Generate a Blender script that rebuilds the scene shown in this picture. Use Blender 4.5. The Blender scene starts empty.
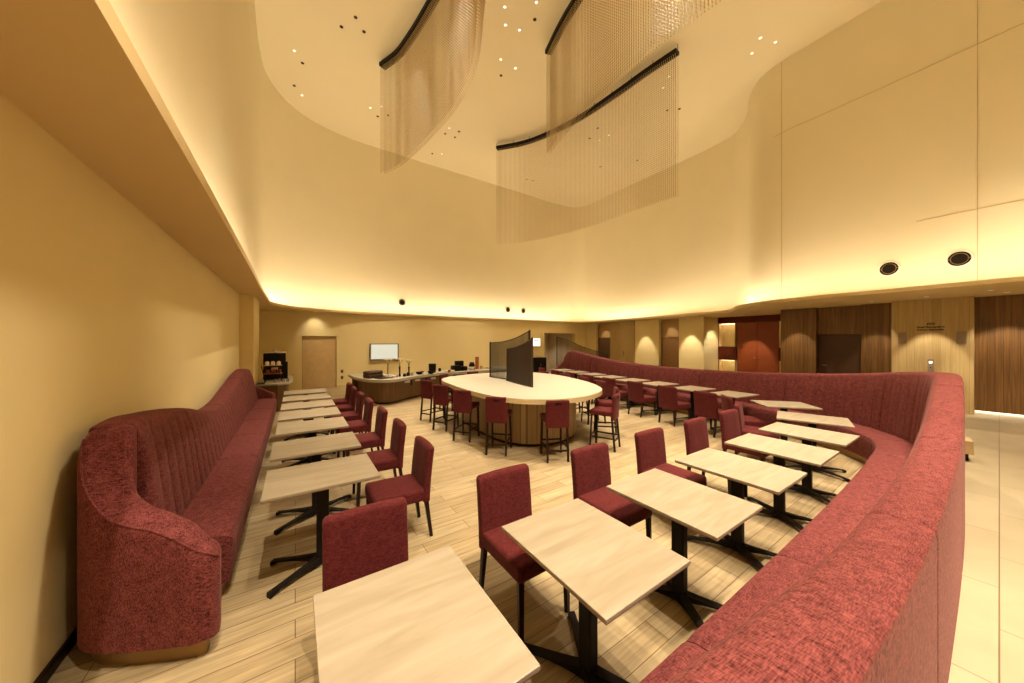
import bpy, bmesh, math, random
from mathutils import Vector, Matrix
random.seed(7)
S = bpy.context.scene
C = bpy.context.collection
PI = math.pi
R = math.radians

# ------------------------------------------------------------------ materials
MATS = {}
def newmat(name):
    m = bpy.data.materials.new(name); m.use_nodes = True
    nt = m.node_tree; b = nt.nodes['Principled BSDF']
    MATS[name] = m
    return m, nt, b
def N(nt, t, **k):
    n = nt.nodes.new(t)
    for a, v in k.items():
        if hasattr(n, a): setattr(n, a, v)
        else: n.inputs[a].default_value = v
    return n
def ramp(nt, stops):
    r = nt.nodes.new('ShaderNodeValToRGB')
    e = r.color_ramp.elements
    e[0].position, e[0].color = stops[0][0], (*stops[0][1], 1)
    e[1].position, e[1].color = stops[-1][0], (*stops[-1][1], 1)
    for p, c in stops[1:-1]:
        x = e.new(p); x.color = (*c, 1)
    return r
def coords(nt, scale=(1, 1, 1), rot=(0, 0, 0), world=True):
    if world:
        g = nt.nodes.new('ShaderNodeNewGeometry'); src = g.outputs['Position']
    else:
        g = nt.nodes.new('ShaderNodeTexCoord'); src = g.outputs['Object']
    m = nt.nodes.new('ShaderNodeMapping')
    m.inputs['Scale'].default_value = scale; m.inputs['Rotation'].default_value = rot
    nt.links.new(src, m.inputs['Vector'])
    return m.outputs['Vector']
def bump(nt, b, h, strength=.3, dist=.01):
    n = nt.nodes.new('ShaderNodeBump'); n.inputs['Strength'].default_value = strength
    n.inputs['Distance'].default_value = dist
    nt.links.new(h, n.inputs['Height']); nt.links.new(n.outputs['Normal'], b.inputs['Normal'])

def plain(name, col, rough=.6, metal=0, var=.06, scale=6):
    m, nt, b = newmat(name)
    v = coords(nt, world=False)
    n = N(nt, 'ShaderNodeTexNoise'); n.inputs['Scale'].default_value = scale
    n.inputs['Detail'].default_value = 4
    nt.links.new(v, n.inputs['Vector'])
    r = ramp(nt, [(.3, tuple(c*(1-var) for c in col)), (.7, tuple(min(1, c*(1+var)) for c in col))])
    nt.links.new(n.outputs['Fac'], r.inputs['Fac'])
    nt.links.new(r.outputs['Color'], b.inputs['Base Color'])
    b.inputs['Roughness'].default_value = rough; b.inputs['Metallic'].default_value = metal
    return m
def emit(name, col, strength):
    m, nt, b = newmat(name)
    b.inputs['Base Color'].default_value = (*col, 1)
    b.inputs['Emission Color'].default_value = (*col, 1)
    b.inputs['Emission Strength'].default_value = strength
    return m

WARM = (1.0, .86, .66)
wall = plain('wall_plaster', (.80, .655, .325), .85, var=.02, scale=1.2)
upwall = plain('upper_plaster', (.86, .77, .545), .95, var=.015, scale=.8)
ceil_m = plain('ceiling_plaster', (.86, .765, .54), .95, var=.015, scale=.6)
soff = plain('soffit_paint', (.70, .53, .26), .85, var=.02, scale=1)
black = plain('black_metal', (.010, .007, .005), .5, 0)
darkwood = plain('dark_stained_wood', (.020, .009, .005), .4, var=.25, scale=20)
brass = plain('brass', (.55, .38, .16), .35, .9)
chrome = plain('chrome', (.6, .58, .55), .25, 1)
white = plain('white_ceramic', (.85, .80, .68), .3)
blackpl = plain('black_plastic', (.010, .007, .006), .35)
brownpl = plain('brown_wicker', (.06, .028, .012), .7, var=.4, scale=60)
redpod = plain('red_pack', (.28, .05, .04), .5)
orangewd = plain('orange_lacquer', (.45, .13, .03), .5)
doorred = plain('red_lacquer', (.26, .048, .006), .5)
greypl = plain('grey_grille', (.26, .19, .14), .7)
green = plain('leaf_green', (.10, .12, .03), .6)
petal = plain('cream_petal', (.85, .70, .42), .6)
redbrown = plain('red_brown_panel', (.115, .022, .010), .5, var=.12, scale=3)
doorbrown = plain('door_brown', (.13, .060, .024), .5, var=.06, scale=2)
rodm = plain('bronze_rod', (.030, .014, .006), .5, 0)
bead = plain('bead_brass', (.50, .37, .18), .5, 0)
plinthm = plain('bronze_plinth', (.30, .18, .07), .4, .6)
for m_ in (black, darkwood, blackpl, redbrown): m_.node_tree.nodes['Principled BSDF'].inputs['Specular IOR Level'].default_value = .15
screen = emit('screen_glow', (.58, .64, .60), .5)
signglow = emit('sign_glow', (1, .93, .78), 1.6)
cove = emit('cove_led', (1.0, .84, .60), 54.0)
lampglow = emit('lamp_glow', (1.0, .86, .66), 2.2)
niche = emit('niche_led', (1.0, .74, .38), 9)
skirtled = emit('skirting_led', (1.0, .78, .48), 2)

def fabric(name, lo, hi):
    m, nt, b = newmat(name)
    v1 = coords(nt, (340, 50, 110), (0, 0, .3), world=True)
    n1 = N(nt, 'ShaderNodeTexNoise'); n1.inputs['Scale'].default_value = .9; n1.inputs['Detail'].default_value = 3
    nt.links.new(v1, n1.inputs['Vector'])
    v2 = coords(nt, (50, 340, 110), (0, 0, .3), world=True)
    n2 = N(nt, 'ShaderNodeTexNoise'); n2.inputs['Scale'].default_value = .9; n2.inputs['Detail'].default_value = 3
    nt.links.new(v2, n2.inputs['Vector'])
    v3 = coords(nt, (22, 22, 22), world=True)
    n3 = N(nt, 'ShaderNodeTexNoise'); n3.inputs['Scale'].default_value = 1; n3.inputs['Detail'].default_value = 6
    nt.links.new(v3, n3.inputs['Vector'])
    a = N(nt, 'ShaderNodeMath', operation='ADD'); nt.links.new(n1.outputs['Fac'], a.inputs[0]); nt.links.new(n2.outputs['Fac'], a.inputs[1])
    a2 = N(nt, 'ShaderNodeMath', operation='ADD'); nt.links.new(a.outputs[0], a2.inputs[0]); w3 = N(nt, 'ShaderNodeMath', operation='MULTIPLY_ADD'); nt.links.new(n3.outputs['Fac'], w3.inputs[0]); w3.inputs[1].default_value = .45; w3.inputs[2].default_value = .275
    nt.links.new(w3.outputs[0], a2.inputs[1])
    a3 = N(nt, 'ShaderNodeMath', operation='DIVIDE'); nt.links.new(a2.outputs[0], a3.inputs[0]); a3.inputs[1].default_value = 3
    r = ramp(nt, [(.40, lo), (.60, hi)])
    nt.links.new(a3.outputs[0], r.inputs['Fac']); nt.links.new(r.outputs['Color'], b.inputs['Base Color'])
    b.inputs['Roughness'].default_value = .8; b.inputs['Specular IOR Level'].default_value = .1
    b.inputs['Sheen Weight'].default_value = .10; b.inputs['Sheen Roughness'].default_value = .45
    b.inputs['Sheen Tint'].default_value = (.9, .45, .38, 1)
    bump(nt, b, a3.outputs[0], .35, .004)
    return m
velvet = fabric('red_velvet', (.032, .0035, .0032), (.25, .064, .058))
chairfab = fabric('red_chair_fabric', (.052, .006, .006), (.118, .020, .019))

def planks(name, c1, c2, mortar, bw, bh, rot=0, rough=.45, axis='xy', grain=.35, msize=.003, off=.5, gscale=(2.2, 38, 2.2)):
    m, nt, b = newmat(name)
    if axis == 'xy':
        v = coords(nt, rot=(0, 0, rot)); gv = coords(nt, gscale, (0, 0, rot))
    else:  # vertical planks on walls: use (x+y, z)
        g = nt.nodes.new('ShaderNodeNewGeometry'); sp = N(nt, 'ShaderNodeSeparateXYZ'); nt.links.new(g.outputs['Position'], sp.inputs[0])
        ad = N(nt, 'ShaderNodeMath', operation='ADD'); nt.links.new(sp.outputs[0], ad.inputs[0]); nt.links.new(sp.outputs[1], ad.inputs[1])
        cb = N(nt, 'ShaderNodeCombineXYZ'); nt.links.new(sp.outputs[2], cb.inputs[0]); nt.links.new(ad.outputs[0], cb.inputs[1])
        v = cb.outputs[0]
        mp = N(nt, 'ShaderNodeMapping'); mp.inputs['Scale'].default_value = (1.2, 30, 1); nt.links.new(v, mp.inputs['Vector']); gv = mp.outputs['Vector']
    br = N(nt, 'ShaderNodeTexBrick'); br.offset = off; br.squash = 1
    br.inputs['Scale'].default_value = 1; br.inputs['Brick Width'].default_value = bw; br.inputs['Row Height'].default_value = bh
    br.inputs['Mortar Size'].default_value = msize; br.inputs['Mortar Smooth'].default_value = .3
    br.inputs['Color1'].default_value = (*c1, 1); br.inputs['Color2'].default_value = (*c2, 1); br.inputs['Mortar'].default_value = (*mortar, 1)
    nt.links.new(v, br.inputs['Vector'])
    n = N(nt, 'ShaderNodeTexNoise'); n.inputs['Scale'].default_value = 1; n.inputs['Detail'].default_value = 5; n.inputs['Distortion'].default_value = .6
    nt.links.new(gv, n.inputs['Vector'])
    r = ramp(nt, [(.3, (1-grain,)*3), (.7, (1+grain*.4,)*3)])
    nt.links.new(n.outputs['Fac'], r.inputs['Fac'])
    mx = N(nt, 'ShaderNodeMix', data_type='RGBA', blend_type='MULTIPLY'); mx.inputs['Factor'].default_value = 1
    nt.links.new(br.outputs['Color'], mx.inputs['A']); nt.links.new(r.outputs['Color'], mx.inputs['B'])
    nt.links.new(mx.outputs['Result'], b.inputs['Base Color'])
    b.inputs['Roughness'].default_value = rough
    return m
floor_m = planks('floor_planks', (.43, .325, .18), (.34, .245, .125), (.13, .075, .033), .92, .155, rough=.45, grain=.34)
tile_m = planks('floor_tiles', (.44, .36, .23), (.41, .33, .205), (.18, .13, .075), 1.2, .6, rough=.33, grain=.10, msize=.004, gscale=(2, 3, 2))
woodwall = planks('walnut_wall', (.235, .112, .028), (.155, .068, .014), (.05, .02, .008), 6, .11, axis='v', rough=.5, grain=.45)
palewood = planks('pale_wood_wall', (.50, .36, .155), (.43, .30, .12), (.30, .2, .1), 6, .14, axis='v', rough=.55, grain=.16)
counterwood = planks('counter_wood', (.20, .105, .042), (.16, .08, .03), (.06, .03, .012), 6, .5, axis='v', rough=.5, grain=.35)
islandwood = planks('island_wood', (.42, .29, .14), (.34, .22, .10), (.20, .12, .05), 6, .045, axis='v', rough=.5, grain=.3)

def topwood(name, lo, hi, sc=(3, 26, 3)):
    m, nt, b = newmat(name)
    v = coords(nt, sc)
    n = N(nt, 'ShaderNodeTexNoise'); n.inputs['Scale'].default_value = 1; n.inputs['Detail'].default_value = 6; n.inputs['Distortion'].default_value = .9
    nt.links.new(v, n.inputs['Vector'])
    r = ramp(nt, [(.28, lo), (.72, hi)])
    nt.links.new(n.outputs['Fac'], r.inputs['Fac']); nt.links.new(r.outputs['Color'], b.inputs['Base Color'])
    b.inputs['Roughness'].default_value = .42
    return m
tabletop = topwood('pale_oak_top', (.265, .21, .135), (.355, .29, .205), (2.2, 16, 2))
tableedge = plain('oak_edge', (.34, .22, .11), .5)
whitetop = plain('cream_stone_top', (.40, .355, .265), .55, var=.02)
edgewood = topwood('edge_band_oak', (.52, .38, .19), (.62, .48, .27), (3, 3, 60))

# ------------------------------------------------------------------ mesh tools
class MB:
    def __init__(s): s.v = []; s.f = []; s.mi = []
    def add(s, vs, fs, M=None, mi=0):
        o = len(s.v)
        s.v += [tuple((M @ Vector(v)) if M else v) for v in vs]
        s.f += [tuple(i+o for i in f) for f in fs]; s.mi += [mi]*len(fs)
        return s
    def box(s, c, d, rz=0, bev=0, M=None, mi=0, taper=1, seg=2):
        bm = bmesh.new(); bmesh.ops.create_cube(bm, size=1)
        for v in bm.verts:
            k = taper if v.co.z < 0 else 1
            v.co = Vector((v.co.x*d[0]*k, v.co.y*d[1]*k, v.co.z*d[2]))
        if bev: bmesh.ops.bevel(bm, geom=bm.edges[:], offset=bev, segments=seg, affect='EDGES', profile=.5)
        T = Matrix.Translation(c) @ Matrix.Rotation(rz, 4, 'Z')
        if M: T = M @ T
        bm.verts.index_update()
        s.add([v.co[:] for v in bm.verts], [[v.index for v in f.verts] for f in bm.faces], T, mi); bm.free(); return s
    def bar(s, a, b, w, h=None, bev=0, w2=None):
        a = Vector(a); b = Vector(b); h = h or w; w2 = w2 or 1
        d = b-a; L = d.length; z = d.normalized()
        x = Vector((0, 0, 1)).cross(z)
        if x.length < 1e-4: x = Vector((1, 0, 0))
        x.normalize(); y = z.cross(x)
        vs = []
        for p, k in ((a, 1), (b, w2)):
            for sx, sy in ((-1, -1), (1, -1), (1, 1), (-1, 1)): vs.append(tuple(p + x*sx*w/2*k + y*sy*h/2*k))
        s.add(vs, [(3, 2, 1, 0), (4, 5, 6, 7), (0, 1, 5, 4), (1, 2, 6, 5), (2, 3, 7, 6), (3, 0, 4, 7)]); return s
    def lathe(s, prof, c=(0, 0, 0), n=20, M=None, mi=0):
        vs = []; fs = []
        for r, z in prof:
            for i in range(n):
                a = 2*PI*i/n; vs.append((c[0]+r*math.cos(a), c[1]+r*math.sin(a), c[2]+z))
        for j in range(len(prof)-1):
            for i in range(n):
                k = (i+1) % n; fs.append((j*n+i, j*n+k, (j+1)*n+k, (j+1)*n+i))
        fs.append(tuple(range(n-1, -1, -1))); fs.append(tuple((len(prof)-1)*n+i for i in range(n)))
        s.add(vs, fs, M, mi); return s
    def tube(s, pts, r, n=6):
        pts = [Vector(p) for p in pts]; vs = []; fs = []
        for i, p in enumerate(pts):
            d = (pts[min(i+1, len(pts)-1)]-pts[max(i-1, 0)]).normalized()
            x = d.cross(Vector((0, 0, 1)))
            if x.length < 1e-3: x = Vector((1, 0, 0))
            x.normalize(); y = d.cross(x)
            for k in range(n): a = 2*PI*k/n; vs.append(tuple(p+(x*math.cos(a)+y*math.sin(a))*r))
        for i in range(len(pts)-1):
            for k in range(n): q = (k+1) % n; fs.append((i*n+k, i*n+q, (i+1)*n+q, (i+1)*n+k))
        fs.append(tuple(range(n-1, -1, -1))); fs.append(tuple((len(pts)-1)*n+i for i in range(n)))
        s.add(vs, fs); return s
    def prism(s, poly, z0, z1, mi=0, top_mi=None):
        n = len(poly)
        s.add([(x, y, z0) for x, y in poly]+[(x, y, z1) for x, y in poly],
              [(i, (i+1) % n, n+(i+1) % n, n+i) for i in range(n)], mi=mi)
        s.add([(x, y, z0) for x, y in poly], [tuple(range(n-1, -1, -1))], mi=mi)
        s.add([(x, y, z1) for x, y in poly], [tuple(range(n))], mi=mi if top_mi is None else top_mi)
        return s
    def build(s, name, mats, parent=None, smooth=False, weld=True):
        me = bpy.data.meshes.new(name); me.from_pydata(s.v, [], s.f)
        for m in (mats if isinstance(mats, (list, tuple)) else [mats]): me.materials.append(m)
        me.polygons.foreach_set('material_index', s.mi)
        if weld:
            bm = bmesh.new(); bm.from_mesh(me); bmesh.ops.remove_doubles(bm, verts=bm.verts, dist=1e-5)
            bmesh.ops.recalc_face_normals(bm, faces=bm.faces); bm.to_mesh(me); bm.free()
        if smooth:
            me.polygons.foreach_set('use_smooth', [True]*len(me.polygons))
            me.set_sharp_from_angle(angle=R(38))
        me.update()
        o = bpy.data.objects.new(name, me); C.objects.link(o)
        if parent: o.parent = parent
        return o

def tag(o, label=None, cat=None, group=None, kind=None):
    if label: o['label'] = label
    if cat: o['category'] = cat
    if group: o['group'] = group
    if kind: o['kind'] = kind
    return o
def empty(name, label, cat, loc=(0, 0, 0), rz=0, group=None):
    o = bpy.data.objects.new(name, None); C.objects.link(o)
    o.empty_display_size = .1
    o.location = loc; o.rotation_euler = (0, 0, rz)
    return tag(o, label, cat, group)
KIDS = {}
def copy_tree(o, parent=None):
    c = o.copy(); C.objects.link(c)
    if parent: c.parent = parent
    for ch in [x for x in C.objects if x.parent == o]: copy_tree(ch, c)
    return c
def place(proto, first, loc, rz, label, group):
    o = proto if first else copy_tree(proto)
    o.location = loc; o.rotation_euler = (0, 0, rz); tag(o, label, None, group); return o
def struct(name, mb, m, label=None, cat=None, smooth=False):
    o = mb.build(name, m, None, smooth); o['kind'] = 'structure'
    if label: tag(o, label, cat)
    return o

def catmull(P, step=.05, closed=False, keys=None):
    """dense resample through points P (tuples of any dimension)"""
    out = []; n = len(P)
    rng = n if closed else n-1
    for i in range(rng):
        if closed: p0, p1, p2, p3 = P[(i-1) % n], P[i], P[(i+1) % n], P[(i+2) % n]
        else: p0, p1, p2, p3 = P[max(i-1, 0)], P[i], P[i+1], P[min(i+2, n-1)]
        d = math.dist(p1[:2], p2[:2]); k = max(1, int(math.ceil(d/step)))
        # chord-length (centripetal-ish) tangents
        d0 = max(math.dist(p0[:2], p1[:2]), 1e-6) if p0 != p1 else d; d2 = max(math.dist(p2[:2], p3[:2]), 1e-6) if p2 != p3 else d
        for j in range(k):
            t = j/k; q = []
            for a in range(len(p1)):
                m1 = ((p2[a]-p1[a])/d*d0 + (p1[a]-p0[a])/d0*d)/(d0+d)*d if p0 != p1 else (p2[a]-p1[a])
                m2 = ((p3[a]-p2[a])/d2*d + (p2[a]-p1[a])/d*d2)/(d+d2)*d if p2 != p3 else (p2[a]-p1[a])
                h1 = 2*t**3-3*t**2+1; h2 = t**3-2*t**2+t; h3 = -2*t**3+3*t**2; h4 = t**3-t**2
                q.append(h1*p1[a]+h2*m1+h3*p2[a]+h4*m2)
            out.append(tuple(q))
    if not closed: out.append(tuple(P[-1]))
    return out

def label_repeats(): pass

# ------------------------------------------------------------------ room
X0, Y0, X1, Y1 = -1.08, -3.2, 16.9, 14.25
ZS, ZL, ZC = 2.86, 2.94, 10.0
# wood floor and tile floor (the corridor outside the sofa)

struct('floor', MB().prism([(X0-.2, .22), (.5, .24), (2.9, .24), (5.0, .27), (6.25, .36), (6.75, .5), (7.15, .77), (7.58, 1.18), (7.88, 1.68), (8.1, 2.3), (8.24, 3.0), (8.34, 4.2), (8.45, 5.4), (8.6, 6.6), (8.78, 7.8), (9.0, 8.9),
                           (9.1, 9.6), (9.1, 10.2), (9.3, 15.2), (X0-.2, 15.2)], -.1, .0), floor_m)
struct('floor.001', MB().box(((X0-.3+17.2)/2, 5.95, -.062), (17.2-X0+.3, 18.5, .12)), tile_m)

# lower walls
def wbox(x0, x1, y0, y1, z0, z1): return MB().box(((x0+x1)/2, (y0+y1)/2, (z0+z1)/2), (x1-x0, y1-y0, z1-z0))
struct('wall_left', wbox(X0-.15, X0, Y0, 14.5, 0, ZS), wall)
struct('wall_behind', wbox(X0-.15, 17.2, Y0-.15, Y0, 0, ZS), wall)
mb = MB()
for a in ((X0, .21, 0, ZS), (.21, 1.33, 1.97, ZS), (1.33, 11.67, 0, ZS), (11.67, 14.04, 2.25, ZS), (14.04, 15.2, 0, ZS)):
    mb.box(((a[0]+a[1])/2, Y1+.09, (a[2]+a[3])/2), (a[1]-a[0], .18, a[3]-a[2]))
struct('wall_back', mb, wall)
# pilaster at the end of the left wall
struct('wall_pilaster', wbox(X0, -.82, 9.8, 11.2, 0, ZS), wall)
struct('baseboard_left', wbox(X0, X0+.012, Y0, 9.8, 0, .075), darkwood)
struct('baseboard_back', wbox(1.33, 10.6, Y1-.012, Y1, 0, .07), soff)

# right-hand walls
mb = MB()
def rw(mb, x, y0, y1, z0=0, z1=ZS, t=.2): mb.box((x+t/2, (y0+y1)/2, (z0+z1)/2), (t, abs(y1-y0), z1-z0))
rw(mb, 15.0, 13.42, 14.3); rw(mb, 15.0, 9.36, 10.73)
struct('wall_right', mb, wall)
mb = MB(); rw(mb, 14.93, 10.73, 12.3, t=.27)
struct('wall_right.001', mb, palewood)
mb = MB(); mb.box(((14.9+17.1)/2, 7.745, ZS/2), (2.2, 1.11, ZS))
struct('wall_right.002', mb, wall)
mb = MB(); rw(mb, 15.25, 12.3, 13.42, 2.0); rw(mb, 15.25, 8.3, 9.36, 1.97)
struct('wall_right.003', mb, plain('lintel_wood', (.42, .26, .10), .5))
# red-brown shopfront recess
mb = MB(); rw(mb, 16.2, 4.0, 7.19, 2.6, ZS, t=.4); rw(mb, 16.2, 6.45, 7.19, .95, 1.52, .4); rw(mb, 16.2, 4.1, 4.92, 1.0, 1.50, .4)
rw(mb, 16.58, 4.1, 7.2, 0, ZS, .15)
struct('wall_right.004', mb, redbrown)
# walnut walls
mb = MB(); rw(mb, 14.0, 3.29, 4.21, t=.25); rw(mb, 14.0, 1.64, 2.28, t=.25); rw(mb, 14.18, 2.28, 3.29, 2.0)
mb.box((15.2, 4.12, ZS/2), (2.2, .16, ZS))
struct('wall_right.005', mb, woodwall)
mb = MB(); mb.box((13.85, .99, ZS/2), (.5, 1.30, ZS))
struct('wall_right.006', mb, palewood)
mb = MB(); mb.box((14.15, -1.45, .06+(ZS-.06)/2), (.25, 3.6, ZS-.06))
struct('wall_right.007', mb, woodwall)
struct('trim_1', MB().box((14.2, -1.45, .03), (.14, 3.6, .05)), skirtled)

# lip (soffit edge) outline round the high hall
LIP = [(-.555, -2.6), (-.56, 2), (-.58, 6), (-.62, 10.6), (-.58, 11.9), (-.15, 12.95), (.6, 13.55), (1.6, 13.9), (3.7, 14.1), (7, 14.17), (10.5, 14.17), (12.9, 14.1),
       (13.85, 13.75), (14.2, 13.0), (14.25, 11.8), (14.15, 10), (13.85, 8), (13.65, 6.9), (13.6, 6.2), (13.45, 5.65), (13.1, 5.3), (12.6, 5.05), (12.0, 4.7), (11.55, 4.2), (11.27, 3.6),
       (11.13, 2.9), (11.05, 1.3), (10.9, -.25), (10.75, -2.0), (10.72, -2.6)]
lip = catmull(LIP, .15)
UP = [(-.83, -2.75), (-.83, 2), (-.83, 6), (-.83, 10.2), (-.83, 11.5), (-.73, 12.5), (-.4, 13.3), (.15, 13.95), (1.0, 14.42), (1.95, 14.62), (3.7, 14.68), (7, 14.7), (11, 14.7), (13.3, 14.68),
      (14.2, 14.5), (14.6, 14.1), (14.7, 13.3), (14.7, 11), (14.7, 8), (14.66, 6.6), (14.5, 5.8), (14.05, 5.35), (13.4, 4.96), (12.9, 4.76), (12.45, 4.48), (12.12, 4.15), (11.93, 3.7), (11.86, 2.7),
      (11.8, 1.5), (11.7, 0), (11.6, -1.6), (11.5, -2.75)]
up = catmull(UP, .15)

def normals(path, closed=True):
    n = len(path); out = []
    for i in range(n):
        a = path[(i-1) % n] if closed else path[max(i-1, 0)]; b = path[(i+1) % n] if closed else path[min(i+1, n-1)]
        dx, dy = b[0]-a[0], b[1]-a[1]; L = math.hypot(dx, dy) or 1
        out.append((-dy/L, dx/L))       # left of travel
    return out
def curtain_wall(path, z0, z1, off0, off1):
    """closed vertical sheet of thickness, off to the left of travel"""
    nn = normals(path); n = len(path); vs = []; fs = []
    for (x, y), (a, b) in zip(path, nn):
        for o, z in ((off0, z0), (off0, z1), (off1, z1), (off1, z0)): vs.append((x+a*o, y+b*o, z))
    for i in range(n):
        j = (i+1) % n
        for k in range(4): fs.append((i*4+k, i*4+(k+1) % 4, j*4+(k+1) % 4, j*4+k))
    return MB().add(vs, fs)
# travel goes clockwise (left side up first) so outward is to the left
struct('wall_upper', curtain_wall(up, ZS+.03, ZC+.05, 0, .12), upwall, smooth=True)
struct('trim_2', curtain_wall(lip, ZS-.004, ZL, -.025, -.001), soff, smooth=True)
# low ceiling: ring between the outer rectangle and the lip
def ring(inner, rect, z0, z1, m, name):
    me = bpy.data.meshes.new(name); bm = bmesh.new()
    iv = [bm.verts.new((x, y, z0)) for x, y in inner]; ov = [bm.verts.new((x, y, z0)) for x, y in rect]
    es = [bm.edges.new((l[i], l[(i+1) % len(l)])) for l in (iv, ov) for i in range(len(l))]
    r = bmesh.ops.triangle_fill(bm, use_beauty=True, use_dissolve=False, edges=es)
    fs = [f for f in bm.faces]
    e = bmesh.ops.extrude_face_region(bm, geom=fs)
    for v in [x for x in e['geom'] if isinstance(x, bmesh.types.BMVert)]: v.co.z = z1
    bmesh.ops.recalc_face_normals(bm, faces=bm.faces)
    bm.to_mesh(me); bm.free(); me.materials.append(m)
    o = bpy.data.objects.new(name, me); C.objects.link(o); o['kind'] = 'structure'; return o
rect = [(X0-.15, Y0-.15), (17.3, Y0-.15), (17.3, 17.0), (X0-.15, 17.0)]
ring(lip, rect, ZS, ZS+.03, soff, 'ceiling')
# high ceiling slab
struct('ceiling.001', MB().prism([(x, y) for x, y in up][::-1], ZC, ZC+.1), ceil_m)
# panel seams on the right upper wall
def plan_at(path, u):   # point on polyline path where y == u on the right side
    for a, b in zip(path, path[1:]):
        if (a[1]-u)*(b[1]-u) <= 0 and a[0] > 5 and a[1] < 4.5:
            t = (a[1]-u)/((a[1]-b[1]) or 1); return a[0]+(b[0]-a[0])*t
    return 11.8
seam_m = plain('seam_shadow', (.55, .42, .22), .9)
ys = [3.75-.15*i for i in range(42)]
mb = MB()
for z in (7.9, 4.5):
    for a, b in zip(ys, ys[1:]):
        if z < 5 and a > 1.1: continue
        mb.bar((plan_at(up, a)-.004, a, z), (plan_at(up, b)-.004, b, z), .009, .007)
for y in (3.55, .25, -2.0):
    mb.bar((plan_at(up, y)-.004, y, 2.95), (plan_at(up, y)-.004, y, ZC), .009, .007)
struct('trim_3', mb, seam_m)

# cove LED strip in the trough behind the lip
nn = normals(lip); vs = []; fs = []
for (x, y), (a, b) in zip(lip, nn):
    vs += [(x+a*.06, y+b*.06, ZS+.034), (x+a*.12, y+b*.12, ZS+.034)]
n = len(lip)
for i in range(0, n-1):
    fs.append((i*2, i*2+1, i*2+3, i*2+2))
o = MB().add(vs, fs).build('led_strip', cove); tag(o, 'continuous warm LED strip hidden in the cove behind the soffit edge', 'light strip')

# doors ------------------------------------------------------------
def door(name, x, y, w, h, axis, m, handle=True, hm=chrome, off=0.0):
    mb = MB()
    if axis == 'x': mb.box((x, y, h/2), (w-.02, .05, h-.01), bev=.004)
    else: mb.box((x, y, h/2), (.05, w-.02, h-.01), bev=.004)
    o = struct(name, mb, m)
    if handle:
        hb = MB()
        if axis == 'x': hb.tube([(x+w*.4, y-.03, 1.0), (x+w*.4, y-.07, 1.0), (x+w*.4-.11, y-.07, 1.0)], .011, 8)
        else: hb.tube([(x-.03, y+w*.4, 1.0), (x-.07, y+w*.4, 1.0), (x-.07, y+w*.4-.11, 1.0)], .011, 8)
        hb.build('door_handle', hm, o)
    return o
door('door_1', .77, Y1+.12, 1.12, 1.97, 'x', plain('door_cream', (.62, .43, .19), .6))
door('door_2', 15.3, 12.86, 1.12, 2.0, 'y', doorbrown)
door('door_3', 15.3, 8.83, 1.06, 1.97, 'y', plain('door_tan', (.30, .155, .055), .5))
door('door_4', 14.3, 2.785, 1.01, 2.0, 'y', plain('door_dark', (.075, .03, .012), .5), hm=brass)
# slab side returns behind recessed doors
mb = MB(); rw(mb, 15.34, 12.2, 13.5, 0, 2.1, .05); rw(mb, 15.34, 8.2, 9.45, 0, 2.1, .05); rw(mb, 14.36, 2.2, 3.4, 0, ZS, .05)
mb.box((.77, Y1+.2, 1.0), (1.3, .03, 2.1))
struct('wall_right.008', mb, doorbrown)
# shopfront double door + brass frames and lit niches
for i, y in enumerate((5.27, 5.98)):
    pass
d = MB()
d.box((16.25, 6.05, 1.3), (.05, .74, 2.58), bev=.006)
o = struct('door_5', d, doorred); MB().lathe([(0.001, 0), (.022, .005), (.026, .03), (.018, .05), (.001, .055)], n=14, M=Matrix.Translation((16.2, 5.76, 1.08)) @ Matrix.Rotation(-PI/2, 4, 'Y')).build('door_handle', brass, o)
d = MB(); d.box((16.25, 5.30, 1.3), (.05, .74, 2.58), bev=.006)
o = struct('door_6', d, doorred); MB().lathe([(0.001, 0), (.022, .005), (.026, .03), (.018, .05), (.001, .055)], n=14, M=Matrix.Translation((16.2, 5.59, 1.08)) @ Matrix.Rotation(-PI/2, 4, 'Y')).build('door_handle', brass, o)
nichein = plain('niche_lining', (.80, .66, .38), .6)
def display(y0, y1, zs, label):
    t = empty('display_case', label, 'display case', (16.2, (y0+y1)/2, 0))
    w = y1-y0
    for (z0, z1) in zs:
        s = MB(); 
        s.box((.36, 0, (z0+z1)/2), (.02, w, z1-z0)); s.box((.19, -w/2+.01, (z0+z1)/2), (.36, .02, z1-z0)); s.box((.19, w/2-.01, (z0+z1)/2), (.36, .02, z1-z0))
        s.box((.19, 0, z0+.01), (.36, w, .02)); s.box((.19, 0, z1-.01), (.36, w, .02))
        s.build('niche_box', nichein, t)
        MB().box((.12, 0, z1-.03), (.05, w*.8, .012)).build('niche_light', niche, t)
        fr = MB()
        for yy in (-w/2+.012, w/2-.012): fr.box((-.01, yy, (z0+z1)/2), (.03, .025, z1-z0))
        for zz in (z0+.012, z1-.012): fr.box((-.01, 0, zz), (.03, w, .025))
        fr.build('frame', brass, t)
    return t
display(6.47, 7.16, ((.05, .94), (1.53, 2.58)), 'brass framed lit display niche left of the orange red double doors')
display(4.25, 4.90, ((.05, .98), (1.52, 2.58)), 'narrow brass framed lit display niche right of the orange red double doors')
o = MB().lathe([(.001, 0), (.05, .0), (.07, .08), (.05, .2), (.03, .24), (.045, .3), (.001, .3)], n=16).build('vase', brownpl, None, True)
o.location = (16.38, 4.82, 1.54); tag(o, 'small dark vase standing inside the narrow lit niche right of the doors', 'vase')

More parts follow.
